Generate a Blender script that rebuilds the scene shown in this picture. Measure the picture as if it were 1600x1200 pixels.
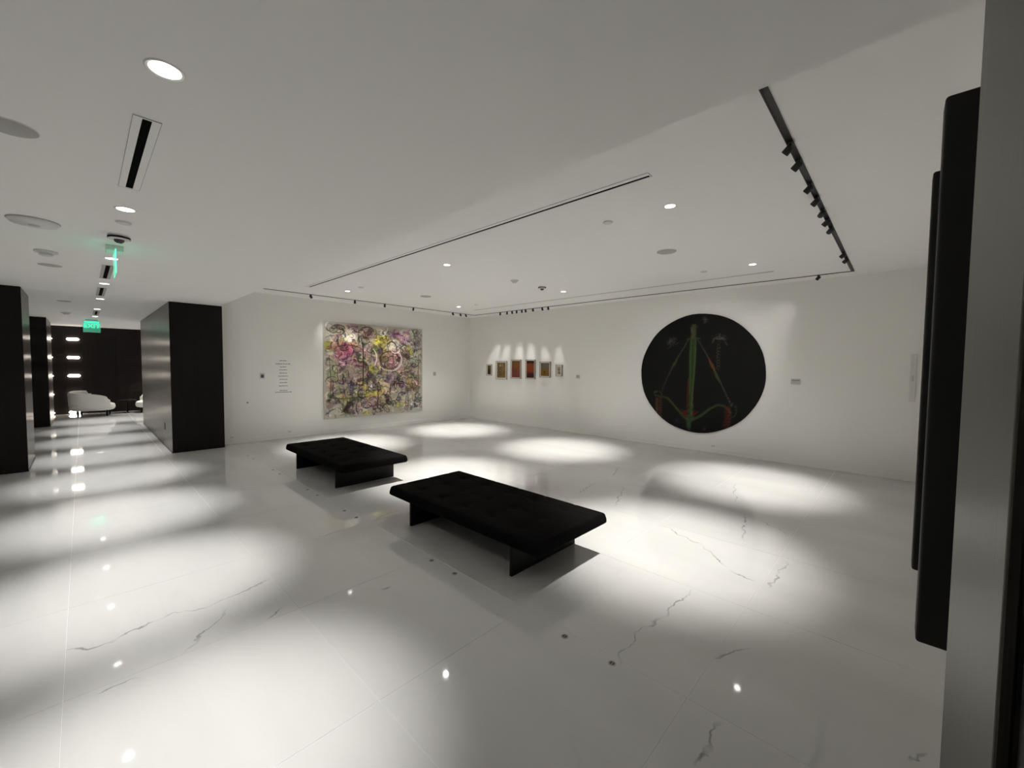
import bpy, bmesh, math, random
import numpy as np
from mathutils import Matrix, Vector

for o in list(bpy.data.objects):
    bpy.data.objects.remove(o)
S = bpy.context.scene
COL = S.collection
PI = math.pi

# ---------------------------------------------------------------- camera
FPX, YAW, PITCH, ROLL = 637.995, math.radians(43.56), math.radians(2.605), math.radians(-0.572)
CAMH = 1.5
fw = Vector((math.cos(YAW) * math.cos(PITCH), math.sin(YAW) * math.cos(PITCH), -math.sin(PITCH)))
rt = Vector((math.sin(YAW), -math.cos(YAW), 0))
dn = fw.cross(rt)
rt2 = rt * math.cos(ROLL) + dn * math.sin(ROLL)
dn2 = -rt * math.sin(ROLL) + dn * math.cos(ROLL)
cd = bpy.data.cameras.new('camera')
cam = bpy.data.objects.new('camera', cd)
COL.objects.link(cam)
M = Matrix(((rt2.x, -dn2.x, -fw.x, 0), (rt2.y, -dn2.y, -fw.y, 0), (rt2.z, -dn2.z, -fw.z, CAMH), (0, 0, 0, 1)))
cam.matrix_world = M
cd.sensor_fit = 'HORIZONTAL'
cd.sensor_width = 36
cd.lens = FPX / 1600 * 36
cd.clip_start = 0.02
S.camera = cam

# ---------------------------------------------------------------- world, exposure
W = bpy.data.worlds.new('world')
S.world = W
W.use_nodes = True
W.node_tree.nodes['Background'].inputs[0].default_value = (0.010, 0.010, 0.011, 1)
W.node_tree.nodes['Background'].inputs[1].default_value = 1
S.view_settings.view_transform = 'Standard'
S.view_settings.look = 'None'
S.view_settings.gamma = 1
S.view_settings.use_curve_mapping = False
S.view_settings.exposure = 0.33
DOWN_POWER_LOW = 262      # recessed downlights of the corridor
DOWN_POWER_HIGH = 540     # recessed downlights of the gallery
SPILL = .05               # share of the beam's strength that spills wide
WARM = (1.0, 0.975, 0.935)

# ---------------------------------------------------------------- dimensions
ZL, ZH = 2.48, 2.83        # corridor ceiling, gallery ceiling
XB, YA, YC = 7.60, 8.88, -0.27   # wall planes
XS = 1.67                  # ceiling step


# ---------------------------------------------------------------- helpers
def lin(c):
    c = [x / 255 for x in c]
    return [x / 12.92 if x <= .04045 else ((x + .055) / 1.055) ** 2.4 for x in c]


def mat(name, color=(.8, .8, .8), rough=.5, metal=0., spec=.5, emit=None, estr=0., coat=0., coatr=.05, trans=0., ior=1.5):
    m = bpy.data.materials.new(name)
    m.use_nodes = True
    b = m.node_tree.nodes['Principled BSDF']
    b.inputs['Base Color'].default_value = (*color, 1)
    b.inputs['Roughness'].default_value = rough
    b.inputs['Metallic'].default_value = metal
    b.inputs['Specular IOR Level'].default_value = spec
    b.inputs['Coat Weight'].default_value = coat
    b.inputs['Coat Roughness'].default_value = coatr
    b.inputs['Transmission Weight'].default_value = trans
    b.inputs['IOR'].default_value = ior
    if emit:
        b.inputs['Emission Color'].default_value = (*emit, 1)
        b.inputs['Emission Strength'].default_value = estr
    return m


def nodes(m):
    return m.node_tree.nodes, m.node_tree.links, m.node_tree.nodes['Principled BSDF']


def ramp(N, stops):
    r = N.new('ShaderNodeValToRGB')
    e = r.color_ramp.elements
    e[0].position, e[0].color = stops[0][0], (*stops[0][1], 1)
    e[1].position, e[1].color = stops[-1][0], (*stops[-1][1], 1)
    for p, c in stops[1:-1]:
        x = e.new(p)
        x.color = (*c, 1)
    return r


def paint_mat(name, c, bump=.04, scale=180):
    m = mat(name, c, .75, spec=.25)
    N, L, b = nodes(m)
    g = N.new('ShaderNodeNewGeometry')
    n = N.new('ShaderNodeTexNoise')
    n.inputs['Scale'].default_value = scale
    n.inputs['Detail'].default_value = 2
    L.new(g.outputs['Position'], n.inputs['Vector'])
    bp = N.new('ShaderNodeBump')
    bp.inputs['Strength'].default_value = bump
    bp.inputs['Distance'].default_value = .002
    L.new(n.outputs['Fac'], bp.inputs['Height'])
    L.new(bp.outputs['Normal'], b.inputs['Normal'])
    return m


VEINS = [  # long grey veins of the slabs, x0 y0 x1 y1 on the floor
    (-0.089, 3.06, 0.083, 3.012), (0.083, 3.012, 0.275, 3.095), (0.275, 3.095, 0.511, 3.038), (0.511, 3.038, 0.869, 3.108),
    (0.005, 2.579, 0.139, 2.59), (0.333, 2.636, 0.58, 2.939), (0.732, 2.621, 0.826, 2.689), (3.77, 1.646, 3.564, 1.158),
    (3.564, 1.158, 3.269, 0.858), (3.269, 0.858, 3.209, 0.666), (2.813, 0.962, 2.355, 0.969), (2.355, 0.969, 2.128, 1.024),
    (2.128, 1.024, 1.97, 0.977), (1.97, 0.977, 1.841, 0.988), (5.797, 1.513, 4.933, 1.261), (4.703, 1.103, 3.882, 0.927),
    (5.66, 3.027, 4.89, 2.781), (4.693, 2.477, 3.881, 2.162), (3.745, 0.575, 3.168, 0.603), (2.219, 0.647, 2.43, 0.492),
    (1.814, 0.502, 1.667, 0.491), (1.667, 0.491, 1.569, 0.506), (2.156, -0.073, 2.241, -0.135), (1.339, 2.468, 1.396, 2.444),
    (1.861, 3.619, 2.207, 3.716), (3.951, 2.704, 4.499, 2.786), (4.569, 0.963, 4.352, 0.663)]


def marble_mat():
    m = mat('polished_white_marble', (.7, .69, .66), .045, spec=.5)
    N, L, b = nodes(m)
    g = N.new('ShaderNodeNewGeometry')
    mp = N.new('ShaderNodeMapping')
    mp.inputs['Rotation'].default_value = (0, 0, math.radians(28))
    mp.inputs['Scale'].default_value = (.9, .3, 1)
    L.new(g.outputs['Position'], mp.inputs['Vector'])
    # warped thin veins
    w = N.new('ShaderNodeTexNoise')
    w.inputs['Scale'].default_value = 1.3
    w.inputs['Detail'].default_value = 3
    w.inputs['Roughness'].default_value = .6
    w.inputs['Distortion'].default_value = .3
    L.new(mp.outputs['Vector'], w.inputs['Vector'])
    s = N.new('ShaderNodeMath'); s.operation = 'SUBTRACT'; s.inputs[1].default_value = .5
    L.new(w.outputs['Fac'], s.inputs[0])
    a = N.new('ShaderNodeMath'); a.operation = 'ABSOLUTE'
    L.new(s.outputs[0], a.inputs[0])
    v = N.new('ShaderNodeMapRange')
    v.inputs['From Min'].default_value = 0
    v.inputs['From Max'].default_value = .0075
    v.inputs['To Min'].default_value = 1
    v.inputs['To Max'].default_value = 0
    L.new(a.outputs[0], v.inputs['Value'])
    k = N.new('ShaderNodeTexNoise')
    k.inputs['Scale'].default_value = .9
    k.inputs['Detail'].default_value = 3
    L.new(g.outputs['Position'], k.inputs['Vector'])
    kr = N.new('ShaderNodeMapRange')
    kr.inputs['From Min'].default_value = .50
    kr.inputs['From Max'].default_value = .66
    L.new(k.outputs['Fac'], kr.inputs['Value'])
    mu = N.new('ShaderNodeMath'); mu.operation = 'MULTIPLY'
    L.new(v.outputs[0], mu.inputs[0]); L.new(kr.outputs[0], mu.inputs[1])
    mu2 = N.new('ShaderNodeMath'); mu2.operation = 'MULTIPLY'; mu2.inputs[1].default_value = .06
    L.new(mu.outputs[0], mu2.inputs[0])
    # broad clouding
    c = N.new('ShaderNodeTexNoise')
    c.inputs['Scale'].default_value = 2.2
    c.inputs['Detail'].default_value = 5
    L.new(mp.outputs['Vector'], c.inputs['Vector'])
    cr = ramp(N, [(.3, (.52, .515, .50)), (.7, (.585, .58, .565))])
    L.new(c.outputs['Fac'], cr.inputs['Fac'])
    mx = N.new('ShaderNodeMix'); mx.data_type = 'RGBA'
    # drawn veins: distance to wavering segments
    wn = N.new('ShaderNodeTexNoise'); wn.inputs['Scale'].default_value = 7; wn.inputs['Detail'].default_value = 5
    L.new(g.outputs['Position'], wn.inputs['Vector'])
    ws = N.new('ShaderNodeVectorMath'); ws.operation = 'SUBTRACT'; ws.inputs[1].default_value = (.5, .5, .5)
    L.new(wn.outputs['Color'], ws.inputs[0])
    wm = N.new('ShaderNodeVectorMath'); wm.operation = 'SCALE'; wm.inputs['Scale'].default_value = .16
    L.new(ws.outputs[0], wm.inputs[0])
    wp = N.new('ShaderNodeVectorMath'); wp.operation = 'ADD'
    L.new(g.outputs['Position'], wp.inputs[0]); L.new(wm.outputs[0], wp.inputs[1])
    last = None
    for (x0, y0, x1, y1) in VEINS:
        q = N.new('ShaderNodeMapping'); q.vector_type = 'TEXTURE'
        q.inputs['Location'].default_value = ((x0 + x1) / 2, (y0 + y1) / 2, 0)
        q.inputs['Rotation'].default_value = (0, 0, math.atan2(y1 - y0, x1 - x0))
        q.inputs['Scale'].default_value = (math.hypot(x1 - x0, y1 - y0) / 2 + .01, .008, 1)
        L.new(wp.outputs[0], q.inputs['Vector'])
        z = N.new('ShaderNodeVectorMath'); z.operation = 'ABSOLUTE'
        L.new(q.outputs[0], z.inputs[0])
        x = N.new('ShaderNodeSeparateXYZ'); L.new(z.outputs[0], x.inputs[0])
        mxx = N.new('ShaderNodeMath'); mxx.operation = 'MAXIMUM'
        L.new(x.outputs[0], mxx.inputs[0]); L.new(x.outputs[1], mxx.inputs[1])
        if last is None:
            last = mxx
        else:
            mn = N.new('ShaderNodeMath'); mn.operation = 'MINIMUM'
            L.new(last.outputs[0], mn.inputs[0]); L.new(mxx.outputs[0], mn.inputs[1])
            last = mn
    dv = N.new('ShaderNodeMapRange')
    dv.inputs['From Min'].default_value = 1; dv.inputs['From Max'].default_value = .2
    dv.inputs['To Max'].default_value = .75
    L.new(last.outputs[0], dv.inputs['Value'])
    br = N.new('ShaderNodeMapRange')      # veins fade in and out along their run
    br.inputs['From Min'].default_value = .34; br.inputs['From Max'].default_value = .56
    br.inputs['To Min'].default_value = .25
    L.new(wn.outputs['Fac'], br.inputs['Value'])
    db = N.new('ShaderNodeMath'); db.operation = 'MULTIPLY'
    L.new(dv.outputs[0], db.inputs[0]); L.new(br.outputs[0], db.inputs[1])
    vm = N.new('ShaderNodeMath'); vm.operation = 'MAXIMUM'
    L.new(mu2.outputs[0], vm.inputs[0]); L.new(db.outputs[0], vm.inputs[1])
    L.new(vm.outputs[0], mx.inputs['Factor'])
    L.new(cr.outputs['Color'], mx.inputs[6])
    mx.inputs[7].default_value = (.16, .156, .148, 1)
    L.new(mx.outputs[2], b.inputs['Base Color'])
    return m


def wood_mat(name, c0, c1, rough, coat, spec=.5):
    m = mat(name, c0, rough, coat=coat, coatr=.2, spec=spec)
    N, L, b = nodes(m)
    g = N.new('ShaderNodeNewGeometry')
    mp = N.new('ShaderNodeMapping')
    mp.inputs['Scale'].default_value = (14, 14, .5)
    L.new(g.outputs['Position'], mp.inputs['Vector'])
    n = N.new('ShaderNodeTexNoise')
    n.inputs['Scale'].default_value = 3
    n.inputs['Detail'].default_value = 6
    L.new(mp.outputs['Vector'], n.inputs['Vector'])
    r = ramp(N, [(.35, c0), (.7, c1)])
    L.new(n.outputs['Fac'], r.inputs['Fac'])
    L.new(r.outputs['Color'], b.inputs['Base Color'])
    bp = N.new('ShaderNodeBump')
    bp.inputs['Strength'].default_value = .06
    bp.inputs['Distance'].default_value = .002
    L.new(n.outputs['Fac'], bp.inputs['Height'])
    L.new(bp.outputs['Normal'], b.inputs['Normal'])
    return m


def steel_mat():
    m = mat('brushed_bronze_steel', (.16, .152, .142), .42, metal=1)
    N, L, b = nodes(m)
    g = N.new('ShaderNodeNewGeometry')
    mp = N.new('ShaderNodeMapping')
    mp.inputs['Scale'].default_value = (120, 120, 1.2)
    L.new(g.outputs['Position'], mp.inputs['Vector'])
    n = N.new('ShaderNodeTexNoise')
    n.inputs['Scale'].default_value = 3
    n.inputs['Detail'].default_value = 4
    L.new(mp.outputs['Vector'], n.inputs['Vector'])
    r = ramp(N, [(.3, (.070, .066, .058)), (.75, (.098, .093, .083))])
    L.new(n.outputs['Fac'], r.inputs['Fac'])
    L.new(r.outputs['Color'], b.inputs['Base Color'])
    mr = N.new('ShaderNodeMapRange')
    mr.inputs['To Min'].default_value = .32
    mr.inputs['To Max'].default_value = .48
    L.new(n.outputs['Fac'], mr.inputs['Value'])
    L.new(mr.outputs[0], b.inputs['Roughness'])
    return m


def fabric_mat(name, c, rough, scale=400, bump=.25, spec=.25):
    m = mat(name, c, rough, spec=spec)
    N, L, b = nodes(m)
    t = N.new('ShaderNodeTexCoord')
    n = N.new('ShaderNodeTexNoise')
    n.inputs['Scale'].default_value = scale
    L.new(t.outputs['Object'], n.inputs['Vector'])
    bp = N.new('ShaderNodeBump')
    bp.inputs['Strength'].default_value = bump
    bp.inputs['Distance'].default_value = .002
    L.new(n.outputs['Fac'], bp.inputs['Height'])
    L.new(bp.outputs['Normal'], b.inputs['Normal'])
    return m


def pigment_mat(name, rough):
    m = mat(name, (.5, .5, .5), rough, spec=.2)
    N, L, b = nodes(m)
    a = N.new('ShaderNodeVertexColor')
    a.layer_name = 'pigment'
    L.new(a.outputs['Color'], b.inputs['Base Color'])
    return m


MT = dict(
    wall=paint_mat('wall_paint', (.90, .888, .855)),
    ceil=paint_mat('ceiling_paint', (.94, .932, .91)),
    marble=marble_mat(),
    grout=mat('pale_grout', (.64, .63, .61), .6),
    wood=wood_mat('dark_stained_wood', (.006, .0045, .0042), (.011, .0085, .0078), .5, 0, .2),
    woodgloss=wood_mat('lacquered_dark_wood', (.022, .0135, .010), (.042, .027, .020), .36, .26),
    wallwood=wood_mat('lounge_dark_wood', (.006, .0036, .0032), (.011, .0066, .0056), .45, 0, .3),
    steel=steel_mat(),
    black=mat('black_metal', (.006, .006, .006), .5, spec=.2),
    slot=mat('black_slot', (.003, .003, .003), .8, spec=.02),
    track=mat('black_track_metal', (.012, .012, .014), .5),
    bar=mat('black_powder_coat', (.006, .006, .005), .6, spec=.3),
    darkdoor=mat('dark_door_lacquer', (.020, .018, .018), .5),
    fabric=fabric_mat('black_upholstery', (.0042, .0038, .0037), .95, spec=.06),
    leg=mat('black_steel_plate', (.003, .003, .003), .6, spec=.3),
    white=mat('white_plastic', (.72, .71, .69), .4),
    grille=mat('grey_grille', (.50, .495, .47), .8, spec=.1),
    cover=mat('pale_cover', (.56, .55, .52), .6),
    lens=mat('glowing_lens', (1, 1, 1), .3, emit=(1, .97, .92), estr=9),
    spotlens=mat('glowing_spot_lens', (1, 1, 1), .3, emit=(1, .96, .9), estr=8),
    dim=mat('unlit_lens', (.05, .05, .05), .1),
    trim=mat('white_trim_ring', (.78, .77, .75), .4),
    metal=mat('satin_brass', (.34, .31, .26), .35, metal=1),
    darkhole=mat('dark_socket', (.02, .02, .02), .6),
    boucle=fabric_mat('white_boucle', (.82, .80, .76), .95, 140, .5),
    canvasedge=mat('raw_canvas', (.62, .60, .54), .9),
    pigment=pigment_mat('oil_paint', .55),
    blackpig=pigment_mat('matte_black_paint', .7),
    frame=mat('pale_wood_frame', (.34, .30, .25), .5),
    matboard=mat('mat_board', (.78, .76, .72), .8),
    vinyl=mat('grey_vinyl_lettering', (.09, .09, .085), .6),
    sconce=mat('glowing_glass_rod', (1, 1, 1), .3, emit=(1, .90, .78), estr=16),
    green=mat('glowing_green', (.0, .5, .25), .4, emit=(.01, .85, .40), estr=1.6),
    acrylicglow=mat('glowing_acrylic', (.55, .85, .72), .08, trans=.7, emit=(.04, .8, .42), estr=.4),
    acrylic=mat('edge_lit_acrylic', (.55, .85, .72), .08, trans=.85, emit=(.05, .8, .45), estr=.12),
    greenedge=mat('glowing_acrylic_edge', (.2, .9, .6), .3, emit=(.10, .95, .62), estr=1.3),
)


def newmesh(name, verts, faces, m, parent=None, smooth=False, loc=(0, 0, 0), rot=(0, 0, 0)):
    me = bpy.data.meshes.new(name)
    me.from_pydata([tuple(v) for v in verts], [], [tuple(f) for f in faces])
    me.materials.append(MT[m] if isinstance(m, str) else m)
    if smooth:
        me.polygons.foreach_set('use_smooth', [True] * len(me.polygons))
    me.update()
    return link(name, me, parent, loc, rot)


def link(name, me, parent=None, loc=(0, 0, 0), rot=(0, 0, 0)):
    o = bpy.data.objects.new(name, me)
    COL.objects.link(o)
    o.location = loc
    o.rotation_euler = rot
    o.parent = parent
    return o


class MB:
    """collects shapes, builds one mesh"""
    def __init__(s):
        s.v, s.f = [], []

    def add(s, v, f):
        n = len(s.v)
        s.v += [tuple(x) for x in v]
        s.f += [tuple(i + n for i in q) for q in f]
        return s

    def box(s, x0, x1, y0, y1, z0, z1):
        v = [(x, y, z) for x in (x0, x1) for y in (y0, y1) for z in (z0, z1)]
        return s.add(v, [(0, 1, 3, 2), (4, 6, 7, 5), (0, 4, 5, 1), (2, 3, 7, 6), (0, 2, 6, 4), (1, 5, 7, 3)])

    def rbox(s, x0, x1, y0, y1, z0, z1, r, seg=2):
        bm = bmesh.new()
        q = MB().box(x0, x1, y0, y1, z0, z1)
        vs = [bm.verts.new(p) for p in q.v]
        for f in q.f:
            bm.faces.new([vs[i] for i in f])
        bmesh.ops.recalc_face_normals(bm, faces=bm.faces)
        bmesh.ops.bevel(bm, geom=list(bm.edges), offset=r, segments=seg, profile=.5, affect='EDGES')
        bm.verts.index_update()
        s.add([v.co[:] for v in bm.verts], [[v.index for v in f.verts] for f in bm.faces])
        bm.free()
        return s

    def lathe(s, prof, c=(0, 0, 0), n=28, cap=True):
        v, f = [], []
        for r, z in prof:
            for i in range(n):
                a = 2 * PI * i / n
                v.append((c[0] + r * math.cos(a), c[1] + r * math.sin(a), c[2] + z))
        for k in range(len(prof) - 1):
            for i in range(n):
                j = (i + 1) % n
                f.append((k * n + i, k * n + j, (k + 1) * n + j, (k + 1) * n + i))
        if cap:
            f.append(tuple(range(n))[::-1])
            f.append(tuple((len(prof) - 1) * n + i for i in range(n)))
        return s.add(v, f)

    def build(s, name, m, parent=None, smooth=False, loc=(0, 0, 0), rot=(0, 0, 0)):
        o = newmesh(name, s.v, s.f, m, parent, smooth, loc, rot)
        bm = bmesh.new()
        bm.from_mesh(o.data)
        bmesh.ops.recalc_face_normals(bm, faces=bm.faces)
        bm.to_mesh(o.data)
        bm.free()
        if smooth:
            o.data.set_sharp_from_angle(angle=math.radians(40))
        return o


def box(name, b, m, parent=None, r=0, **k):
    q = MB().rbox(*b, r) if r else MB().box(*b)
    return q.build(name, m, parent, **k)


def tag(o, label, cat, group=None):
    o['label'] = label
    o['category'] = cat
    if group:
        o['group'] = group
    return o


def thing(name, label, cat, loc=(0, 0, 0), rz=0, group=None):
    o = bpy.data.objects.new(name, None)
    o.empty_display_size = .05
    COL.objects.link(o)
    o.location = loc
    o.rotation_euler = (0, 0, rz)
    return tag(o, label, cat, group)


def struct(o):
    o['kind'] = 'structure'
    return o


def copy_tree(o, parent=None, loc=None, rz=None, label=None):
    c = o.copy()
    COL.objects.link(c)
    c.parent = parent
    if loc is not None:
        c.location = loc
    if rz is not None:
        c.rotation_euler = (0, 0, rz)
    if label:
        c['label'] = label
    for ch in list(o.children):
        copy_tree(ch, c)
    return c


def beam_profile(l, inner, outer, spill):
    """beam plus spill of a real reflector lamp: full inside `inner`, fading to the spill level at `outer` degrees"""
    l.use_nodes = True
    N, L = l.node_tree.nodes, l.node_tree.links
    e = N['Emission']
    tc = N.new('ShaderNodeTexCoord')
    sx = N.new('ShaderNodeSeparateXYZ')
    L.new(tc.outputs['Normal'], sx.inputs[0])
    ab = N.new('ShaderNodeMath'); ab.operation = 'ABSOLUTE'
    L.new(sx.outputs['Z'], ab.inputs[0])
    mr = N.new('ShaderNodeMapRange'); mr.interpolation_type = 'SMOOTHSTEP'
    mr.inputs['From Min'].default_value = math.cos(math.radians(outer))
    mr.inputs['From Max'].default_value = math.cos(math.radians(inner))
    L.new(ab.outputs[0], mr.inputs['Value'])
    sp = N.new('ShaderNodeMapRange'); sp.interpolation_type = 'SMOOTHSTEP'
    sp.inputs['From Min'].default_value = math.cos(math.radians(58))
    sp.inputs['From Max'].default_value = math.cos(math.radians(22))
    sp.inputs['To Max'].default_value = spill
    L.new(ab.outputs[0], sp.inputs['Value'])
    ad = N.new('ShaderNodeMath'); ad.operation = 'ADD'
    L.new(mr.outputs[0], ad.inputs[0]); L.new(sp.outputs[0], ad.inputs[1])
    L.new(ad.outputs[0], e.inputs['Strength'])


def spot(name, loc, target, power, angle, blend, radius, parent=None, color=WARM):
    l = bpy.data.lights.new(name, 'SPOT')
    l.energy = power
    l.spot_size = math.radians(angle)
    l.spot_blend = blend
    l.shadow_soft_size = radius
    l.color = color
    o = bpy.data.objects.new(name, l)
    COL.objects.link(o)
    o.location = loc
    d = Vector(target) - Vector(loc)
    o.rotation_euler = d.to_track_quat('-Z', 'Y').to_euler()
    return o


# ================================================================ THE SETTING
FX0, FX1, FY0, FY1 = -1.60, XB, -1.5, 17.0
floor = struct(MB().box(FX0, FX1, FY0, FY1, -.08, -.0012).build('floor', 'grout'))
TX, TY, GAP = .9735, .985, .0012
cache = {}
for i in range(-2, 9):
    for j in range(-3, 18):
        x0, x1 = -.098 + TX * i, -.098 + TX * (i + 1)
        y0, y1 = .643 + TY * j, .643 + TY * (j + 1)
        x0, x1 = max(x0 + GAP, FX0), min(x1 - GAP, FX1)
        y0, y1 = max(y0 + GAP, FY0), min(y1 - GAP, FY1)
        if x1 - x0 < .03 or y1 - y0 < .03:
            continue
        if x0 > 1.9 and 8.95 < y0 and y1 < 13.2:
            continue                     # solid building core behind the gallery wall
        if y1 < -.2 and x0 > 1:
            continue
        w, d = round(x1 - x0, 4), round(y1 - y0, 4)
        if (w, d) not in cache:
            q = MB()
            e = .0007
            q.add([(0, 0, -.03), (w, 0, -.03), (w, d, -.03), (0, d, -.03), (0, 0, -e), (w, 0, -e), (w, d, -e), (0, d, -e),
                   (e, e, 0), (w - e, e, 0), (w - e, d - e, 0), (e, d - e, 0)],
                  [(0, 3, 2, 1), (0, 1, 5, 4), (1, 2, 6, 5), (2, 3, 7, 6), (3, 0, 4, 7),
                   (4, 5, 9, 8), (5, 6, 10, 9), (6, 7, 11, 10), (7, 4, 8, 11), (8, 9, 10, 11)])
            o = q.build('tile', 'marble', floor, loc=(x0, y0, 0))
            cache[(w, d)] = o.data
        else:
            link('tile', cache[(w, d)], floor, (x0, y0, 0))

# ceiling: low over the corridor and lounge, raised tray over the gallery
cq = MB()
cq.box(FX0, XS, FY0, FY1, ZL, ZH + .2)
cq.box(XS, 4.2, YA + .2, FY1, ZL, ZH + .2)
cq.box(XS, XB + .2, FY0, YA + .2, ZH, ZH + .2)
cq.box(XS, XB + .2, FY0, YC - .2, ZL, ZH)
struct(cq.build('ceiling', 'ceil'))

struct(box('wall_gallery_back', (1.695, XB, YA, YA + .2, 0, ZH), 'wall'))
struct(box('wall_gallery_right', (XB, XB + .2, YC - .2, YA + .2, 0, ZH), 'wall'))
struct(box('wall_entrance', (1.30, XB, YC - .2, YC, 0, ZH), 'wall'))
struct(box('wall_left', (FX0 - .2, FX0, FY0 - .2, FY1 + .2, 0, ZL), 'wall'))
struct(box('wall_behind_camera', (FX0, 1.3, FY0 - .2, FY0, 0, ZL), 'wall'))
struct(box('baseboard_gallery_back', (1.72, XB - .008, YA - .008, YA, 0, .085), 'wall', r=.002))
struct(box('baseboard_gallery_right', (XB - .008, XB, YC, YA - .008, 0, .085), 'wall', r=.002))
struct(box('baseboard_entrance', (1.36, XB - .008, YC, YC + .006, 0, .085), 'wall', r=.002))

# far lounge wall with veneer panels
lw = struct(box('wall_lounge_far', (FX0, 4.2, FY1, FY1 + .2, 0, ZL), 'wallwood'))
for k, (a, b_) in enumerate([(-1.59, -.97), (-.965, -.345), (-.34, .0), (.005, .7), (.705, 1.4), (1.405, 2.1), (2.105, 2.8)]):
    box('panel', (a, b_, FY1 - .018, FY1, .01, ZL - .004), 'wallwood', lw, r=.003)
struct(box('wall_lounge_right', (4.2, 4.4, 13.2, FY1 + .2, 0, ZL), 'wallwood'))

# dark timber block between corridor and gallery
blk = struct(box('wall_corridor_right', (1.0, 1.69, 8.625, 13.30, 0, ZL), 'wood'))
box('panel', (.985, 1.70, 8.61, 8.625, .006, ZL - .003), 'wood', blk, r=.002)
yy = [8.625, 9.79, 10.96, 12.13, 13.30]
for a, b_ in zip(yy[:-1], yy[1:]):
    box('panel', (.985, 1.0, a + .001, b_ - .001, .012, ZL - .003), 'woodgloss', blk, r=.002)
box('metal_base_strip', (.980, .985, 8.612, 13.30, 0, .014), 'steel', blk)
so = box('socket_plate', (.979, .985, 9.42, 9.50, .30, .42), 'black', blk, r=.002)
so['label'] = 'small black socket plate on the dark timber'


def column(y0, y1, label):
    t = thing('wood_clad_column', label, 'column', (-1.0, (y0 + y1) / 2, 0), group='dark columns left of the corridor')
    h = (y1 - y0) / 2
    box('core', (-.59, .445, -h + .015, h - .015, 0, ZL), 'wood', t)
    box('front_panel', (-.59, .46, -h, -h + .015, .004, ZL - .002), 'wood', t, r=.002)
    box('side_panel', (.445, .46, -h + .016, h, .012, ZL - .002), 'woodgloss', t, r=.002)
    box('metal_base_strip', (.455, .464, -h + .016, h, 0, .012), 'steel', t)
    return t


column(8.49, 9.62, 'near dark timber column cut by the left edge of the picture')
column(14.0, 15.9, 'farther dark timber column beside the white lounge chair')

# ================================================================ THE ENTRANCE SIDE (right edge)
t = thing('door_jamb', 'brushed bronze steel door jamb at the right edge, close to the camera', 'door frame', (1.05, -.20, 0))
box('face_plate', (-.29, .29, .085, .10, 0, ZL), 'steel', t, r=.003)
box('jamb_core', (-.285, .25, -.16, .085, 0, ZL), 'darkdoor', t)
dl = struct(box('door_1', (.30, .757, -.36, -.118, 0.0, ZL), 'darkdoor', r=.003))


def pull(x, label):
    t = thing('door_pull', label, 'door pull', (x, YC, .56), group='tall black pull bars')
    MB().rbox(0, .10, .004, .198, 0, 1.83, .010, 3).build('bar', 'bar', t, smooth=True)
    for z in (.22, 1.61):
        MB().rbox(.03, .07, .0, .012, z - .03, z + .03, .003).build('standoff', 'bar', t)
    return t


pull(1.96, 'nearest tall black pull bar, beside the steel door jamb')
pull(2.66, 'farther tall black pull bar, half hidden behind the nearer bar')
t = thing('wall_plate', 'slim white control plate on the wall end beside the black pull bars', 'wall plate', (XB - .0005, -.12, 1.08))
box('plate', (-.018, 0, -.03, .03, 0, .62), 'white', t, r=.004)
box('button', (-.022, -.018, -.012, .012, .26, .34), 'cover', t, r=.0015)

# ================================================================ CEILING EQUIPMENT


def downlight(loc, label, power, angle, group, r=.046, color=WARM):
    t = thing('downlight', label, 'downlight', loc, group=group)
    MB().lathe([(r, -.001), (r + .010, -.004), (r + .014, -.0005), (r + .014, .004), (r, .004)], cap=False).build('trim_ring', 'trim', t, True)
    MB().lathe([(.002, -.0020), (r + .001, -.0020), (r + .001, .003), (.002, .003)]).build('lens', 'lens', t, True)
    sp = spot('downlight_beam', (0, 0, -.012), (0, 0, -1), power, 130, .3, .030, color=color)
    beam_profile(sp.data, angle * .14, angle * .5, SPILL)
    sp.parent = t
    return t


ordn = ['nearest', 'second', 'third', 'fourth', 'fifth', 'sixth', 'seventh', 'farthest']
for k in range(8):
    downlight((.217, 1.83 * (k + 1), ZL), f'{ordn[k]} round downlight in the line along the corridor ceiling',
              DOWN_POWER_LOW, 49, 'corridor downlights', .042, (1, .985, .965))
lb = {(0, 0): 'round downlight of the gallery ceiling nearest the camera, beside the linear slot',
      (0, 1): 'gallery downlight in the middle of the row beside the long linear slot',
      (0, 2): 'gallery downlight in front of the left edge of the large abstract painting',
      (1, 0): 'gallery downlight above and in front of the round black painting',
      (1, 1): 'gallery downlight beside the dark dome camera',
      (1, 2): 'gallery downlight nearest the corner of the two white walls'}
for i, x in enumerate((3.385, 5.98)):
    for j, y in enumerate((1.435, 4.437, 7.40)):
        downlight((x, y, ZH), lb[(i, j)], DOWN_POWER_HIGH * (.80, .92, 1.0)[j], 52, 'gallery downlights', .038)
# unseen lamps added behind the timber block to brighten the lounge ceiling
for k, (x, y) in enumerate([(1.6, 14.65), (2.9, 14.65), (1.6, 16.2)]):
    downlight((x, y, ZL), ['lounge downlight just behind the end of the dark timber block', 'lounge downlight nearest the right lounge wall', 'lounge downlight over the second white lounge chair'][k], 200, 70, 'lounge downlights', .042)


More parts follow.
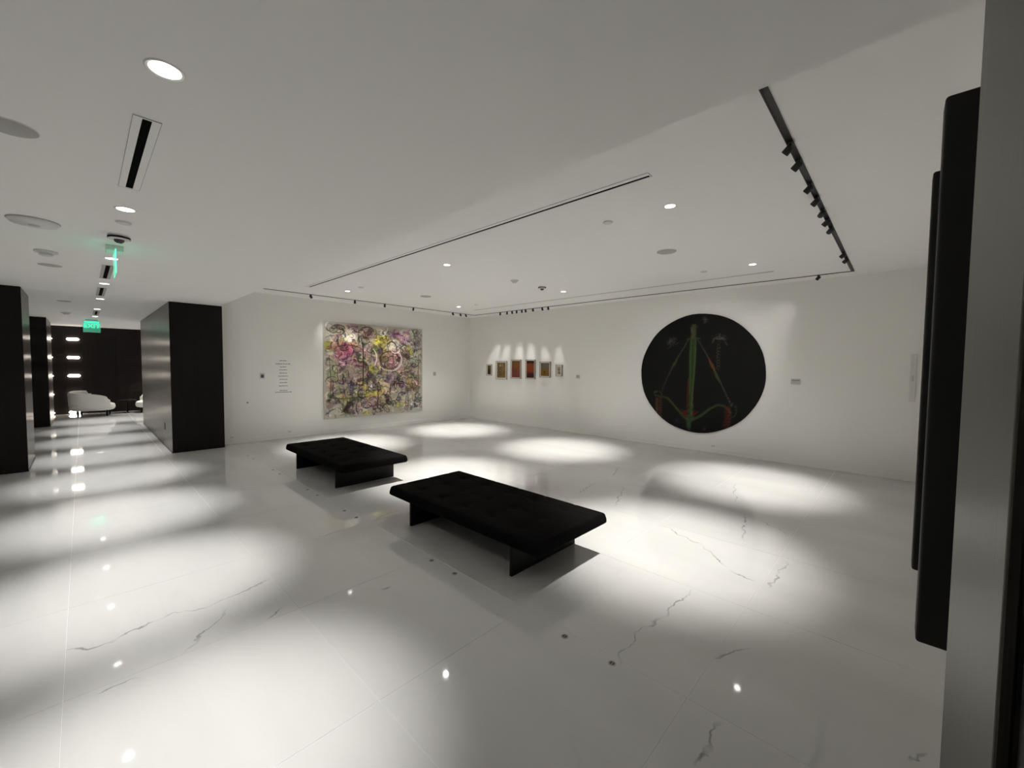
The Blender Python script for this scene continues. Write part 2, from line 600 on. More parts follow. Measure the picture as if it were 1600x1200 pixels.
def slot_diffuser(loc, length, width, slotw, label, group, off=0.0, back=None):
    t = thing('slot_diffuser', label, 'air diffuser', loc, group=group)
    h, w = length / 2, width / 2
    q = MB()
    e = .003
    q.box(-w, -slotw / 2 + off, -h, h, -.003, .002)
    q.box(slotw / 2 + off, w, -h, h, -.003, .002)
    q.box(-slotw / 2 + off, slotw / 2 + off, -h, -h + .01, -.003, .002)
    q.box(-slotw / 2 + off, slotw / 2 + off, h - .01, h, -.003, .002)
    q.build('frame', 'ceil' if not back else back, t)
    box('slot', (-slotw / 2 + off, slotw / 2 + off, -h + .01, h - .01, -.001, .002), 'slot', t)
    ed = MB()
    for s_ in (-1, 1):
        ed.box(s_ * w - .001, s_ * w + .001, -h, h, -.0035, .001)
        ed.box(-w, w, s_ * h - .001, s_ * h + .001, -.0035, .001)
    ed.build('edge_reveal', 'grille', t)
    return t


slot_diffuser((.207, 2.72, ZL), .96, .088, .030, 'long corridor air diffuser nearest the camera with a black slot', 'corridor air diffusers')
slot_diffuser((.207, 6.38, ZL), .96, .088, .034, 'short-looking corridor air diffuser beyond the green exit plate', 'corridor air diffusers', back='grille')
slot_diffuser((.207, 8.22, ZL), .96, .088, .034, 'corridor air diffuser farther on, between the fourth and fifth downlights', 'corridor air diffusers', back='grille')
slot_diffuser((.217, 11.9, ZL), .96, .088, .034, 'farthest corridor air diffuser in front of the hanging exit sign', 'corridor air diffusers', back='grille')
slot_diffuser((2.74, 4.42, ZH), 6.22, .070, .026, 'very long black linear slot across the gallery ceiling', 'gallery linear slots', off=.018)
slot_diffuser((6.59, 4.43, ZH), 6.22, .040, .018, 'thin linear slot along the ceiling beside the right wall track', 'gallery linear slots')


def disc(name, loc, r, m, label, cat, group, th=.006):
    t = thing(name, label, cat, loc, group=group)
    MB().lathe([(r, .002), (r, -th * .6), (r - .004, -th), (.004, -th)]).build('cover', m, t, True)
    MB().lathe([(r + .004, .002), (r + .004, -.002), (r, -.003)], cap=False).build('rim', 'trim', t, True)
    return t


disc('ceiling_speaker', (-.188, 2.75, ZL), .085, 'grille', 'grey round ceiling speaker cut by the left edge', 'speaker', 'ceiling speakers')
disc('ceiling_speaker', (-.203, 6.35, ZL), .085, 'grille', 'flat grey round ceiling speaker beyond the left smoke detector', 'speaker', 'ceiling speakers')
disc('ceiling_speaker', (-.181, 9.95, ZL), .085, 'grille', 'far round ceiling speaker over the end of the corridor', 'speaker', 'ceiling speakers')
disc('ceiling_speaker', (4.68, 2.01, ZH), .105, 'grille', 'grey round ceiling speaker in front of the round painting', 'speaker', 'ceiling speakers')
disc('ceiling_speaker', (4.65, 6.77, ZH), .105, 'grille', 'grey round ceiling speaker above the large abstract painting', 'speaker', 'ceiling speakers')
for (x, y, z, l) in [(.225, 4.0, ZL, 'white sprinkler cover plate in front of the corridor dome camera'),
                     (3.377, 2.01, ZH, 'white sprinkler cover plate beyond the nearest gallery downlight'),
                     (3.374, 6.856, ZH, 'small sprinkler cover plate near the painting side of the gallery'),
                     (5.977, 2.03, ZH, 'small sprinkler cover plate left of the downlight by the round painting'),
                     (6.014, 6.833, ZH, 'small sprinkler cover plate nearest the wall corner')]:
    disc('sprinkler_cover', (x, y, z), .042, 'white', l, 'sprinkler', 'sprinkler cover plates', .012)

t = thing('access_point', 'white round wireless access point on the corridor ceiling at left', 'access point', (-.21, 4.45, ZL))
MB().lathe([(.125, .002), (.125, -.010), (.112, -.024), (.07, -.030), (.004, -.031)]).build('dome', 'white', t, True)
MB().lathe([(.126, .001), (.130, -.003), (.126, -.007)], cap=False).build('rim', 'grille', t, True)
MB().lathe([(.03, -.030), (.03, -.0325), (.003, -.0325)]).build('badge', 'cover', t, True)


def detector(loc, label, r=.062):
    t = thing('smoke_detector', label, 'smoke detector', loc, group='smoke detectors')
    MB().lathe([(r, .002), (r, -.012), (r * .92, -.018), (r * .55, -.022)]).build('base', 'white', t, True)
    MB().lathe([(r * .5, -.02), (r * .5, -.027)], cap=False).build('vent_ring', 'grille', t, True)
    MB().lathe([(r * .58, -.026), (r * .55, -.040), (r * .35, -.047), (.003, -.048)]).build('chamber', 'white', t, True)


detector((-.199, 5.58, ZL), 'white smoke detector on the corridor ceiling behind the access point', .075)
detector((-.20, 12.24, ZL), 'far white smoke detector near the hanging exit sign', .075)
detector((4.69, 4.43, ZH), 'white smoke detector in the middle of the gallery ceiling')


def dome(loc, label, r=.066):
    t = thing('dome_camera', label, 'security camera', loc, group='dome cameras')
    MB().lathe([(r, .002), (r, -.026), (r - .006, -.032), (r - .020, -.034)]).build('base', 'white', t, True)
    MB().lathe([(r + .001, -.012), (r + .002, -.024), (r + .001, -.028)], cap=False).build('shadow_band', 'black', t, True)  # black band around the camera base
    MB().lathe([(r * .5, -.033), (r * .42, -.050), (r * .2, -.060), (.003, -.062)]).build('dome', 'dim', t, True)


dome((.222, 4.45, ZL), 'dark banded dome camera on the corridor ceiling before the green exit plate')
dome((5.374, 4.433, ZH), 'dark banded dome camera on the gallery ceiling')

# exit signs
t = thing('exit_sign', 'edge-lit green exit plate seen edge-on under the corridor ceiling', 'exit sign', (.214, 4.93, ZL), group='exit signs')
box('canopy', (-.055, .055, -.08, .08, -.045, 0), 'white', t, r=.004)
p = box('acrylic_plate', (-.003, .003, -.16, .16, -.24, -.045), 'acrylicglow', t)
box('glowing_edge', (-.003, .003, -.163, -.160, -.24, -.045), 'greenedge', p)


def textmesh(txt, size, m, parent, loc, rot, name='lettering', ext=.001):
    cu = bpy.data.curves.new('t', 'FONT')
    cu.body = txt
    cu.size = size
    cu.align_x = 'CENTER'
    cu.align_y = 'CENTER'
    cu.extrude = ext
    tmp = bpy.data.objects.new('t', cu)
    COL.objects.link(tmp)
    dg = bpy.context.evaluated_depsgraph_get()
    me = bpy.data.meshes.new_from_object(tmp.evaluated_get(dg))
    bpy.data.objects.remove(tmp)
    bpy.data.curves.remove(cu)
    me.materials.clear()
    me.materials.append(MT[m])
    return link(name, me, parent, loc, rot)


t = thing('exit_sign', 'hanging exit sign with green letters at the end of the corridor', 'exit sign', (.175, 13.9, ZL), group='exit signs')
box('canopy', (-.10, .10, -.03, .03, -.03, 0), 'white', t, r=.003)
p = box('acrylic_plate', (-.145, .145, -.004, .004, -.29, -.03), 'acrylic', t)
textmesh('EXIT', .135, 'green', p, (0, -.006, -.155), (PI / 2, 0, 0))
box('lower_rim', (-.145, .145, -.005, .005, -.298, -.29), 'white', p)
box('light_strip', (-.12, .12, -.0055, -.0045, -.075, -.045), 'green', p)

# ------------------------------------------------ lighting tracks
XT, YT, YT2 = 7.255, 8.30, .525


def track(x0, x1, y0, y1, label):
    t = thing('lighting_track', label, 'lighting track', ((x0 + x1) / 2, (y0 + y1) / 2, ZH), group='recessed black lighting tracks')
    a, b_ = (x1 - x0) / 2, (y1 - y0) / 2
    q = MB()
    if a > b_:
        q.box(-a, a, -b_, -b_ * .6, -.006, .004).box(-a, a, b_ * .6, b_, -.006, .004)
        q.build('side_rail', 'track', t)
        box('channel', (-a, a, -b_ * .6, b_ * .6, -.003, .004), 'track', t)
    else:
        q.box(-a, -a * .6, -b_, b_, -.006, .004).box(a * .6, a, -b_, b_, -.006, .004)
        q.build('side_rail', 'track', t)
        box('channel', (-a * .6, a * .6, -b_, b_, -.003, .004), 'track', t)
    return t


track(1.72, XT - .014, YT - .013, YT + .013, 'black lighting track in the ceiling in front of the large abstract painting')
track(XT - .014, XT + .014, YT2 - .018, YT + .013, 'black lighting track along the wall with the round painting')
track(1.72, XT - .014, YT2 - .018, YT2 + .018, 'wide-looking black lighting track nearest the camera at the upper right')


def head(x, y, target, label, group, power=0, angle=30, lit=False, blend=.8):
    t = thing('track_spotlight', label, 'spotlight', (x, y, ZH), group=group)
    box('adapter', (-.014, .014, -.014, .014, -.018, -.005), 'track', t, r=.002)
    MB().lathe([(.006, -.016), (.006, -.040)], n=10).build('stem', 'track', t, True)
    piv = Vector((0, 0, -.040))
    d = (Vector(target) - (Vector((x, y, ZH)) + piv)).normalized()
    rot = d.to_track_quat('-Z', 'Y').to_euler()
    hd = MB().lathe([(.006, .026), (.015, .024), (.020, .018), (.0215, .010), (.0215, -.032), (.020, -.034), (.0185, -.030)], n=18).build(
        'lamp_head', 'track', t, True, loc=piv, rot=rot)
    MB().lathe([(.0184, -.027), (.0184, -.029)], n=18).build('lens', 'spotlens' if lit else 'dim', hd, True)
    if power:
        p_ = piv + d * .052
        sp = spot('spot_beam', p_, p_ + d, power, angle, blend, .012)
        sp.parent = t


gA, gB, gC = 'spotlights on the painting wall track', 'spotlights on the right wall track', 'spotlights on the near track'
for k, (x, tx, tz, pw, wh) in enumerate([
        (3.07, 4.2, 1.5, 20, 'leftmost spotlight on the track before the large abstract painting'),
        (3.95, 4.3, 1.55, 20, 'spotlight above the upper left corner of the abstract painting'),
        (4.63, 4.9, 1.55, 20, 'spotlight above the middle of the abstract painting'),
        (5.36, 5.4, 1.55, 20, 'spotlight above the upper right corner of the abstract painting')]):
    head(x, YT, (tx, YA, tz), wh, gA, pw, 58, True, 1.0)
for x, wh in [(6.52, 'first of three small spotlights near the wall corner, farthest from it'),
              (6.77, 'middle one of three small spotlights near the wall corner'),
              (6.95, 'last of three small spotlights, closest to the wall corner')]:
    head(x, YT, (XB, 7.0, 1.0), wh, gA)
prints = [(8.152, 7.959, 1.219, 1.527), (7.791, 7.393, 1.133, 1.614), (7.239, 6.90, 1.165, 1.647),
          (6.735, 6.436, 1.171, 1.646), (6.282, 5.964, 1.223, 1.598), (5.80, 5.62, 1.262, 1.525)]
hb = [7.33, 7.09, 6.92, 6.77, 6.60, 6.48, 6.25, 5.97, 5.80]
aim = [8.05, 7.59, None, 7.07, 6.585, None, 6.12, None, 5.71]
hl = ['first', 'second', 'third', 'fourth', 'fifth', 'sixth', 'seventh', 'eighth', 'ninth']
for k, (y, a) in enumerate(zip(hb, aim)):
    pw = 0 if a is None else (46 if k < 5 else 36)
    head(XT, y, (XB, a if a else y - .3, 1.35), f'{hl[k]} spotlight from the corner above the row of small framed prints', gB, pw, 25 if k < 5 else 21, a is not None, 1.0)
head(XT, .90, (XB, 2.0, 1.7), 'lone spotlight with a bright lens at the near end of the right wall track', gB, 6, 60, True, 1.0)
cx = [2.90, 3.17, 3.63, 3.95, 4.28, 4.57, 4.85, 6.0, 6.32]
cl = ['nearest the camera', 'second from the camera', 'third from the camera', 'fourth from the camera', 'fifth from the camera',
      'sixth from the camera', 'seventh from the camera', 'next to last from the camera', 'farthest from the camera']
for k, x in enumerate(cx):
    if k in (4, 6):
        head(x, YT2, (XB, 2.6, 1.45), f'spotlight on the near black track, {cl[k]}', gC, 45, 46, True, 1.0)
    else:
        head(x, YT2, (x + .5, 2.4, 1.2), f'spotlight on the near black track, {cl[k]}', gC)

# ================================================================ BENCHES


def bench(yc, label):
    t = thing('gallery_bench', label, 'bench', (2.447, yc, 0), group='black tufted benches')
    Wd, Ln, Z0, Z1 = .43, .935, .235, .325
    NX, NY = 60, 120
    bx = [-.265, 0, .265]
    by = [-.64, -.32, 0, .32, .64]
    V, Fc = [], []
    r = .028

    def hz(x, y):
        z = Z1
        for a in bx:
            for c in by:
                d2 = (x - a) ** 2 + (y - c) ** 2
                z -= .016 * math.exp(-d2 / .0035)
        z -= .004 * sum(math.exp(-((x - a) / .010) ** 2) for a in bx) + .004 * sum(math.exp(-((y - c) / .010) ** 2) for c in by)
        for (e, L_) in ((abs(x), Wd), (abs(y), Ln)):
            d = L_ - e
            if d < r:
                z -= r - math.sqrt(max(0, r * r - (r - d) ** 2))
        return z

    def sp(n, L_):
        return [-L_ * math.cos(PI * i / n) * .35 + (-L_ + 2 * L_ * i / n) * .65 for i in range(n + 1)]
    xs, ys = sp(NX, Wd), sp(NY, Ln)
    for y in ys:
        for x in xs:
            V.append((x, y, hz(x, y)))
    n = NX + 1
    for j in range(NY):
        for i in range(NX):
            Fc.append((j * n + i, j * n + i + 1, (j + 1) * n + i + 1, (j + 1) * n + i))
    ring = [i for i in range(n)] + [j * n + NX for j in range(1, NY + 1)] + [NY * n + i for i in range(NX - 1, -1, -1)] + [j * n for j in range(NY - 1, 0, -1)]
    base = len(V)
    for q in ring:
        V.append((V[q][0], V[q][1], Z0 + .012))
    for q in ring:
        V.append((V[q][0] * .975, V[q][1] * .988, Z0))
    m_ = len(ring)
    for a in range(m_):
        b_ = (a + 1) % m_
        Fc.append((ring[a], base + a, base + b_, ring[b_]))
        Fc.append((base + a, base + m_ + a, base + m_ + b_, base + b_))
    Fc.append(tuple(base + m_ + a for a in range(m_)))
    q = MB()
    q.v, q.f = V, Fc
    cu = q.build('cushion', 'fabric', t, True)
    b0 = None
    for a in bx:
        for c in by:
            if b0 is None:
                b0 = MB().lathe([(.011, -.002), (.011, .002), (.006, .004), (.001, .0045)], n=12).build('button', 'fabric', cu, True, loc=(a, c, hz(a, c)))
            else:
                link('button', b0.data, cu, (a, c, hz(a, c)))
    for y in (-.65, .64):
        MB().rbox(-.387, .388, y - .012, y + .012, 0, Z0, .003).build('leg', 'leg', t)
    MB().box(-.010, .010, -.638, .628, .012, Z0).build('stretcher', 'leg', t)
    return t


bench(2.605, 'near black tufted upholstered bench on plate legs, the larger in view')
bench(5.528, 'farther black tufted upholstered bench, in front of the abstract painting')

# floor sockets in pairs
q0 = None
sy = [1.0, 1.294, 2.268, 2.548, 3.80, 4.06, 4.76, 5.05, 6.045, 6.34, 7.28, 7.585]
sl = ['nearest the camera', 'second from the camera', 'third from the camera', 'fourth from the camera',
      'fifth from the camera', 'sixth from the camera', 'seventh from the camera', 'eighth from the camera',
      'ninth from the camera', 'tenth from the camera', 'eleventh from the camera', 'farthest from the camera']
for k, y in enumerate(sy):
    l = f'small round brass floor socket in the marble, {sl[k]}'
    if q0 is None:
        q0 = thing('floor_socket', l, 'floor socket', (1.806, y, 0), group='floor sockets in a line')
        MB().lathe([(.020, 0), (.020, .0015), (.018, .002), (.013, .002), (.012, 0)], n=20).build('rim', 'metal', q0, True)
        MB().lathe([(.0125, 0), (.0125, .001), (.001, .001)], n=20).build('plug', 'darkhole', q0, True)
        MB().box(-.010, .010, -.0018, .0018, .001, .0016).build('screw_slot', 'metal', q0)
    else:
        copy_tree(q0, None, (1.806, y, 0), 0, l)

# ================================================================ ART


class Canvas:
    def __init__(s, w, h, base):
        s.w, s.h = w, h
        s.a = np.ones((h, w, 3)) * np.array(base, float)
        s.X, s.Y = np.meshgrid((np.arange(w) + .5) / w, (np.arange(h) + .5) / h)
        s.asp = w / h
        s.gain = 1.

    def blend(s, al, c, sl=None):
        if sl is None:
            s.a = s.a * (1 - al[..., None]) + np.array(c, float) * al[..., None]
        else:
            s.a[sl] = s.a[sl] * (1 - al[..., None]) + np.array(c, float) * al[..., None]

    def blob(s, u, v, ru, rv, c, soft=.35, al=1., rot=0., warp=None):
        X, Y = s.X, s.Y
        if warp is not None:
            X = X + warp[0]
            Y = Y + warp[1]
        dx, dy = (X - u), (Y - v)
        cr, sr = math.cos(rot), math.sin(rot)
        d = np.sqrt(((dx * cr + dy * sr) / ru) ** 2 + ((-dx * sr + dy * cr) / rv) ** 2)
        s.blend(np.clip((1 + soft - d) / (2 * soft), 0, 1) * al, c)

    def stroke(s, pts, wd, c, al=1.):
        """wd in units of width; pts (u,v)"""
        P = np.array(pts, float)
        ws = np.linspace(wd, wd, len(P)) if np.isscalar(wd) else np.array(wd, float)
        mx = ws.max() + 2. / s.w
        x0 = max(0, int((P[:, 0].min() - mx) * s.w)); x1 = min(s.w, int((P[:, 0].max() + mx) * s.w) + 2)
        y0 = max(0, int((P[:, 1].min() - mx * s.asp) * s.h)); y1 = min(s.h, int((P[:, 1].max() + mx * s.asp) * s.h) + 2)
        if x1 <= x0 or y1 <= y0:
            return
        sl = (slice(y0, y1), slice(x0, x1))
        X, Y = s.X[sl], s.Y[sl] / s.asp
        A = np.zeros(X.shape)
        for k in range(len(P) - 1):
            ax, ay = P[k][0], P[k][1] / s.asp
            bx_, by_ = P[k + 1][0], P[k + 1][1] / s.asp
            dx, dy = bx_ - ax, by_ - ay
            L_ = dx * dx + dy * dy + 1e-12
            t_ = np.clip(((X - ax) * dx + (Y - ay) * dy) / L_, 0, 1)
            d = np.hypot(X - ax - t_ * dx, Y - ay - t_ * dy)
            w_ = ws[k] + (ws[k + 1] - ws[k]) * t_
            A = np.maximum(A, np.clip((w_ / 2 + .7 / s.w - d) * s.w / 1.4, 0, 1))
        s.blend(A * al, c, sl)

    def arc(s, u, v, ru, rv, a0, a1, wd, c, al=1., rot=0):
        pts = []
        for k in range(15):
            a = math.radians(a0 + (a1 - a0) * k / 14)
            x, y = ru * math.cos(a), rv * math.sin(a)
            pts.append((u + x * math.cos(rot) - y * math.sin(rot), v + x * math.sin(rot) + y * math.cos(rot)))
        ws = [wd * (.35 + .65 * math.sin(PI * (k + .7) / 15.4)) for k in range(15)]
        s.stroke(pts, ws, c, al)

    def sample(s, u, v):
        i = np.clip((np.asarray(u) * s.w).astype(int), 0, s.w - 1)
        j = np.clip((np.asarray(v) * s.h).astype(int), 0, s.h - 1)
        c = np.clip(s.a[j, i] / 255., 0, 1)
        c = c * s.gain
        return np.where(c <= .04045, c / 12.92, ((c + .055) / 1.055) ** 2.4)


def set_pigment(me, cols):
    at = me.color_attributes.new('pigment', 'FLOAT_COLOR', 'POINT')
    at.data.foreach_set('color', np.concatenate([cols, np.ones((len(cols), 1))], 1).ravel())


def painted_grid(name, cv, nu, nv, fn, m, parent, relief=None):
    U, Vv = np.meshgrid(np.linspace(0, 1, nu + 1), np.linspace(0, 1, nv + 1))
    U, Vv = U.ravel(), Vv.ravel()
    verts = [fn(a, b_) for a, b_ in zip(U, Vv)]
    n = nu + 1
    faces = [(j * n + i, (j + 1) * n + i, (j + 1) * n + i + 1, j * n + i + 1) for j in range(nv) for i in range(nu)]
    o = newmesh(name, verts, faces, m, parent)
    set_pigment(o.data, cv.sample(U, Vv))
    return o


def abstract_canvas():
    rnd = random.Random(11)
    cv = Canvas(320, 280, (176, 170, 155))
    g = np.random.RandomState(5)

    def smooth(n):
        c = g.rand(n, n)
        xi = np.linspace(0, n - 1.001, cv.w); yi = np.linspace(0, n - 1.001, cv.h)
        x0 = xi.astype(int); y0 = yi.astype(int)
        fx = xi - x0; fy = (yi - y0)[:, None]
        fx = fx * fx * (3 - 2 * fx); fy = fy * fy * (3 - 2 * fy)
        r0 = c[y0][:, x0] * (1 - fx) + c[y0][:, x0 + 1] * fx
        r1 = c[y0 + 1][:, x0] * (1 - fx) + c[y0 + 1][:, x0 + 1] * fx
        return r0 * (1 - fy) + r1 * fy
    warp = ((smooth(14) - .5) * .10 + (smooth(34) - .5) * .05, (smooth(14) - .5) * .10 + (smooth(34) - .5) * .05)
    B = [  # u v ru rv colour
        (.50, .50, .46, .45, (158, 146, 128)), (.20, .16, .12, .09, (236, 226, 200)), (.12, .05, .06, .025, (120, 98, 92)),
        (.27, .05, .05, .02, (128, 106, 104)), (.40, .06, .07, .03, (122, 96, 88)), (.43, .10, .05, .02, (70, 68, 55)),
        (.20, .23, .12, .03, (218, 180, 110)), (.05, .27, .05, .05, (170, 165, 62)), (.22, .29, .13, .055, (176, 84, 108)),
        (.30, .31, .05, .04, (84, 44, 84)), (.15, .38, .10, .06, (190, 128, 146)), (.29, .40, .05, .05, (132, 36, 76)),
        (.52, .17, .09, .075, (196, 182, 74)), (.49, .22, .03, .04, (222, 204, 60)), (.74, .11, .11, .06, (164, 112, 134)),
        (.64, .13, .04, .05, (104, 80, 104)), (.69, .22, .06, .04, (246, 236, 196)), (.80, .26, .05, .045, (176, 170, 66)),
        (.90, .15, .07, .06, (140, 128, 138)), (.86, .10, .05, .03, (196, 200, 170)), (.91, .32, .05, .05, (176, 182, 156)),
        (.42, .31, .07, .06, (190, 146, 150)), (.63, .38, .13, .12, (188, 138, 138)), (.57, .29, .06, .05, (190, 168, 74)),
        (.60, .38, .07, .06, (126, 106, 70)), (.68, .38, .05, .06, (208, 126, 148)), (.36, .45, .022, .16, (70, 82, 46)),
        (.44, .47, .055, .06, (192, 178, 54)), (.40, .54, .03, .05, (150, 152, 60)), (.18, .54, .10, .08, (152, 132, 118)),
        (.28, .63, .05, .045, (88, 78, 98)), (.20, .70, .05, .03, (70, 48, 64)), (.36, .64, .05, .05, (202, 182, 74)),
        (.44, .62, .045, .06, (138, 124, 140)), (.56, .63, .05, .06, (218, 184, 136)), (.77, .52, .05, .05, (208, 174, 134)),
        (.74, .60, .04, .035, (62, 30, 54)), (.70, .68, .06, .04, (78, 44, 64)), (.88, .68, .035, .06, (82, 44, 60)),
        (.80, .68, .04, .05, (128, 120, 130)), (.66, .57, .06, .05, (150, 130, 136)), (.42, .78, .04, .06, (188, 176, 62)),
        (.49, .80, .03, .05, (206, 178, 66)), (.57, .78, .06, .04, (206, 164, 128)), (.20, .79, .12, .035, (150, 146, 62)),
        (.24, .88, .06, .06, (58, 64, 42)), (.33, .86, .06, .06, (176, 170, 150)), (.46, .88, .07, .05, (186, 150, 152)),
        (.62, .88, .04, .03, (112, 128, 86)), (.74, .86, .03, .05, (90, 88, 80)), (.72, .88, .05, .04, (190, 192, 178)),
        (.09, .60, .03, .25, (150, 152, 112)), (.95, .60, .03, .3, (160, 150, 126)), (.91, .46, .05, .04, (150, 130, 128)),
        (.88, .56, .05, .05, (172, 150, 140)), (.10, .92, .07, .05, (188, 184, 172)), (.90, .90, .07, .07, (186, 184, 168)),
        (.03, .70, .02, .08, (186, 146, 140)), (.14, .64, .02, .03, (140, 90, 110))]
    for u, v, a, b_, c in B:
        cv.blob(u, v, a, b_, c, .35, .95, rnd.uniform(-.3, .3), warp)
    cols = [(34, 28, 30), (44, 34, 42), (58, 44, 40), (40, 46, 30), (70, 36, 58), (26, 24, 26)]
    lights = [(228, 220, 204), (216, 186, 190), (222, 206, 150), (198, 190, 178), (206, 150, 160)]
    pal = [(132, 104, 100), (96, 74, 84), (150, 120, 124), (118, 100, 76), (206, 176, 140), (222, 212, 188), (74, 62, 54),
           (150, 142, 80), (92, 96, 64), (178, 132, 142), (68, 42, 58), (112, 104, 118), (188, 172, 96)]
    for k in range(150):     # smaller interlocking patches
        u, v = rnd.uniform(.05, .95), .06 + .9 * rnd.random() ** .75
        cv.blob(u, v, rnd.uniform(.012, .034), rnd.uniform(.012, .04), rnd.choice(pal), .3, rnd.uniform(.6, .95), rnd.uniform(0, 3), warp)
    for k in range(800):    # brushy marks in tints and shades of what lies beneath
        u, v = rnd.uniform(.02, .98), rnd.uniform(.02, .98)
        c = cv.a[int(v * cv.h), int(u * cv.w)]
        f = rnd.choice([.45, .6, .75, 1.2, 1.35])
        c2 = np.clip(c * f + np.array([rnd.uniform(-22, 22) for _ in range(3)]), 16, 240)
        r = rnd.choice([.01, .016, .024, .034])
        a0 = rnd.uniform(0, 360)
        cv.arc(u, v, r * rnd.uniform(.6, 1.5), r * rnd.uniform(.6, 1.6), a0, a0 + rnd.uniform(60, 220), rnd.uniform(.006, .016), c2, rnd.uniform(.5, .9), rnd.uniform(0, 3))
    for k in range(330):
        u, v = rnd.uniform(.03, .97), rnd.uniform(.03, .97)
        r = rnd.choice([.010, .015, .02, .03, .045])
        a0 = rnd.uniform(0, 360)
        c = rnd.choice(cols) if rnd.random() < .66 else rnd.choice(lights)
        cv.arc(u, v, r * rnd.uniform(.6, 1.4), r * rnd.uniform(.6, 1.5), a0, a0 + rnd.uniform(90, 250), rnd.uniform(.003, .009), c, rnd.uniform(.5, .85), rnd.uniform(0, 3))
    for k in range(70):      # upright drips and bars
        u, v = rnd.uniform(.04, .96), rnd.uniform(.05, .9)
        L_ = rnd.uniform(.04, .14)
        pts = [(u + rnd.uniform(-.01, .01), v + L_ * i / 4) for i in range(5)]
        cv.stroke(pts, rnd.uniform(.003, .008), rnd.choice(cols), rnd.uniform(.5, .9))
    # the forms one recognises
    cv.arc(.63, .38, .13, .125, -80, 150, .012, (226, 208, 200), .95)
    cv.arc(.63, .38, .105, .10, 0, 360, .009, (44, 32, 34), .9)
    cv.arc(.44, .62, .05, .075, 30, 330, .008, (44, 38, 34), .75)
    cv.arc(.56, .63, .05, .055, 60, 330, .007, (50, 36, 38), .7)
    cv.arc(.80, .26, .055, .055, 90, 330, .010, (52, 66, 42), .9)
    cv.arc(.65, .26, .055, .09, 180, 400, .012, (58, 40, 52), .9)
    cv.arc(.69, .25, .05, .05, 20, 160, .012, (240, 234, 224), .9)
    cv.arc(.44, .36, .05, .10, -70, 70, .012, (232, 220, 208), .9)
    cv.arc(.22, .29, .13, .06, 180, 360, .008, (60, 34, 40), .9)
    cv.arc(.13, .06, .06, .035, 170, 370, .010, (92, 70, 66), .9)
    cv.arc(.27, .06, .045, .03, 170, 370, .009, (92, 74, 76), .9)
    cv.arc(.40, .07, .065, .045, 170, 370, .010, (88, 64, 60), .9)
    for u, v in ((.18, .13), (.25, .13)):
        cv.arc(u, v, .022, .02, 20, 160, .004, (70, 56, 50), .9)
    for u, v, r in ((.90, .44, .025), (.72, .84, .02), (.63, .88, .02)):
        cv.arc(u, v, r, r * 1.1, 0, 360, .007, (52, 44, 48), .9)
    cv.stroke([(.355, .20), (.36, .40), (.352, .66)], .012, (40, 50, 30), .9)
    cv.stroke([(.50, .66), (.505, .80), (.50, .93)], .009, (46, 34, 36), .9)
    cv.stroke([(.045, .35), (.06, .60), (.05, .82)], .008, (80, 88, 56), .8)
    cv.stroke([(.95, .30), (.955, .55), (.95, .86)], .008, (98, 84, 70), .8)
    cv.stroke([(.84, .27), (.85, .38)], .009, (46, 44, 36), .8)
    cv.stroke([(.05, .78), (.16, .80), (.30, .79)], .010, (60, 62, 40), .85)
    # paler worn margin
    m = np.minimum(np.minimum(cv.X, 1 - cv.X), np.minimum(cv.Y, 1 - cv.Y))
    cv.blend(np.clip(1 - m / .028, 0, 1) * .6, (182, 178, 166))
    gr = cv.a.mean(2, keepdims=True)
    cv.a = (gr + (cv.a - gr) * .86) * 1.08
    return cv


PX0, PX1, PZ0, PZ1 = 3.515, 5.975, .31, 2.395
t = thing('abstract_painting', 'large colourful abstract canvas of tangled curves on the white wall', 'painting', (PX0, YA - .001, PZ0))
w_, h_ = PX1 - PX0, PZ1 - PZ0
box('stretched_canvas', (0, w_, -.034, 0, 0, h_), 'canvasedge', t, r=.004)
painted_grid('painted_surface', abstract_canvas(), 300, 260, lambda u, v: (.004 + u * (w_ - .008), -.0362 + .0008 * math.sin(u * 90) * math.sin(v * 77), h_ - .004 - v * (h_ - .008)), 'pigment', t)


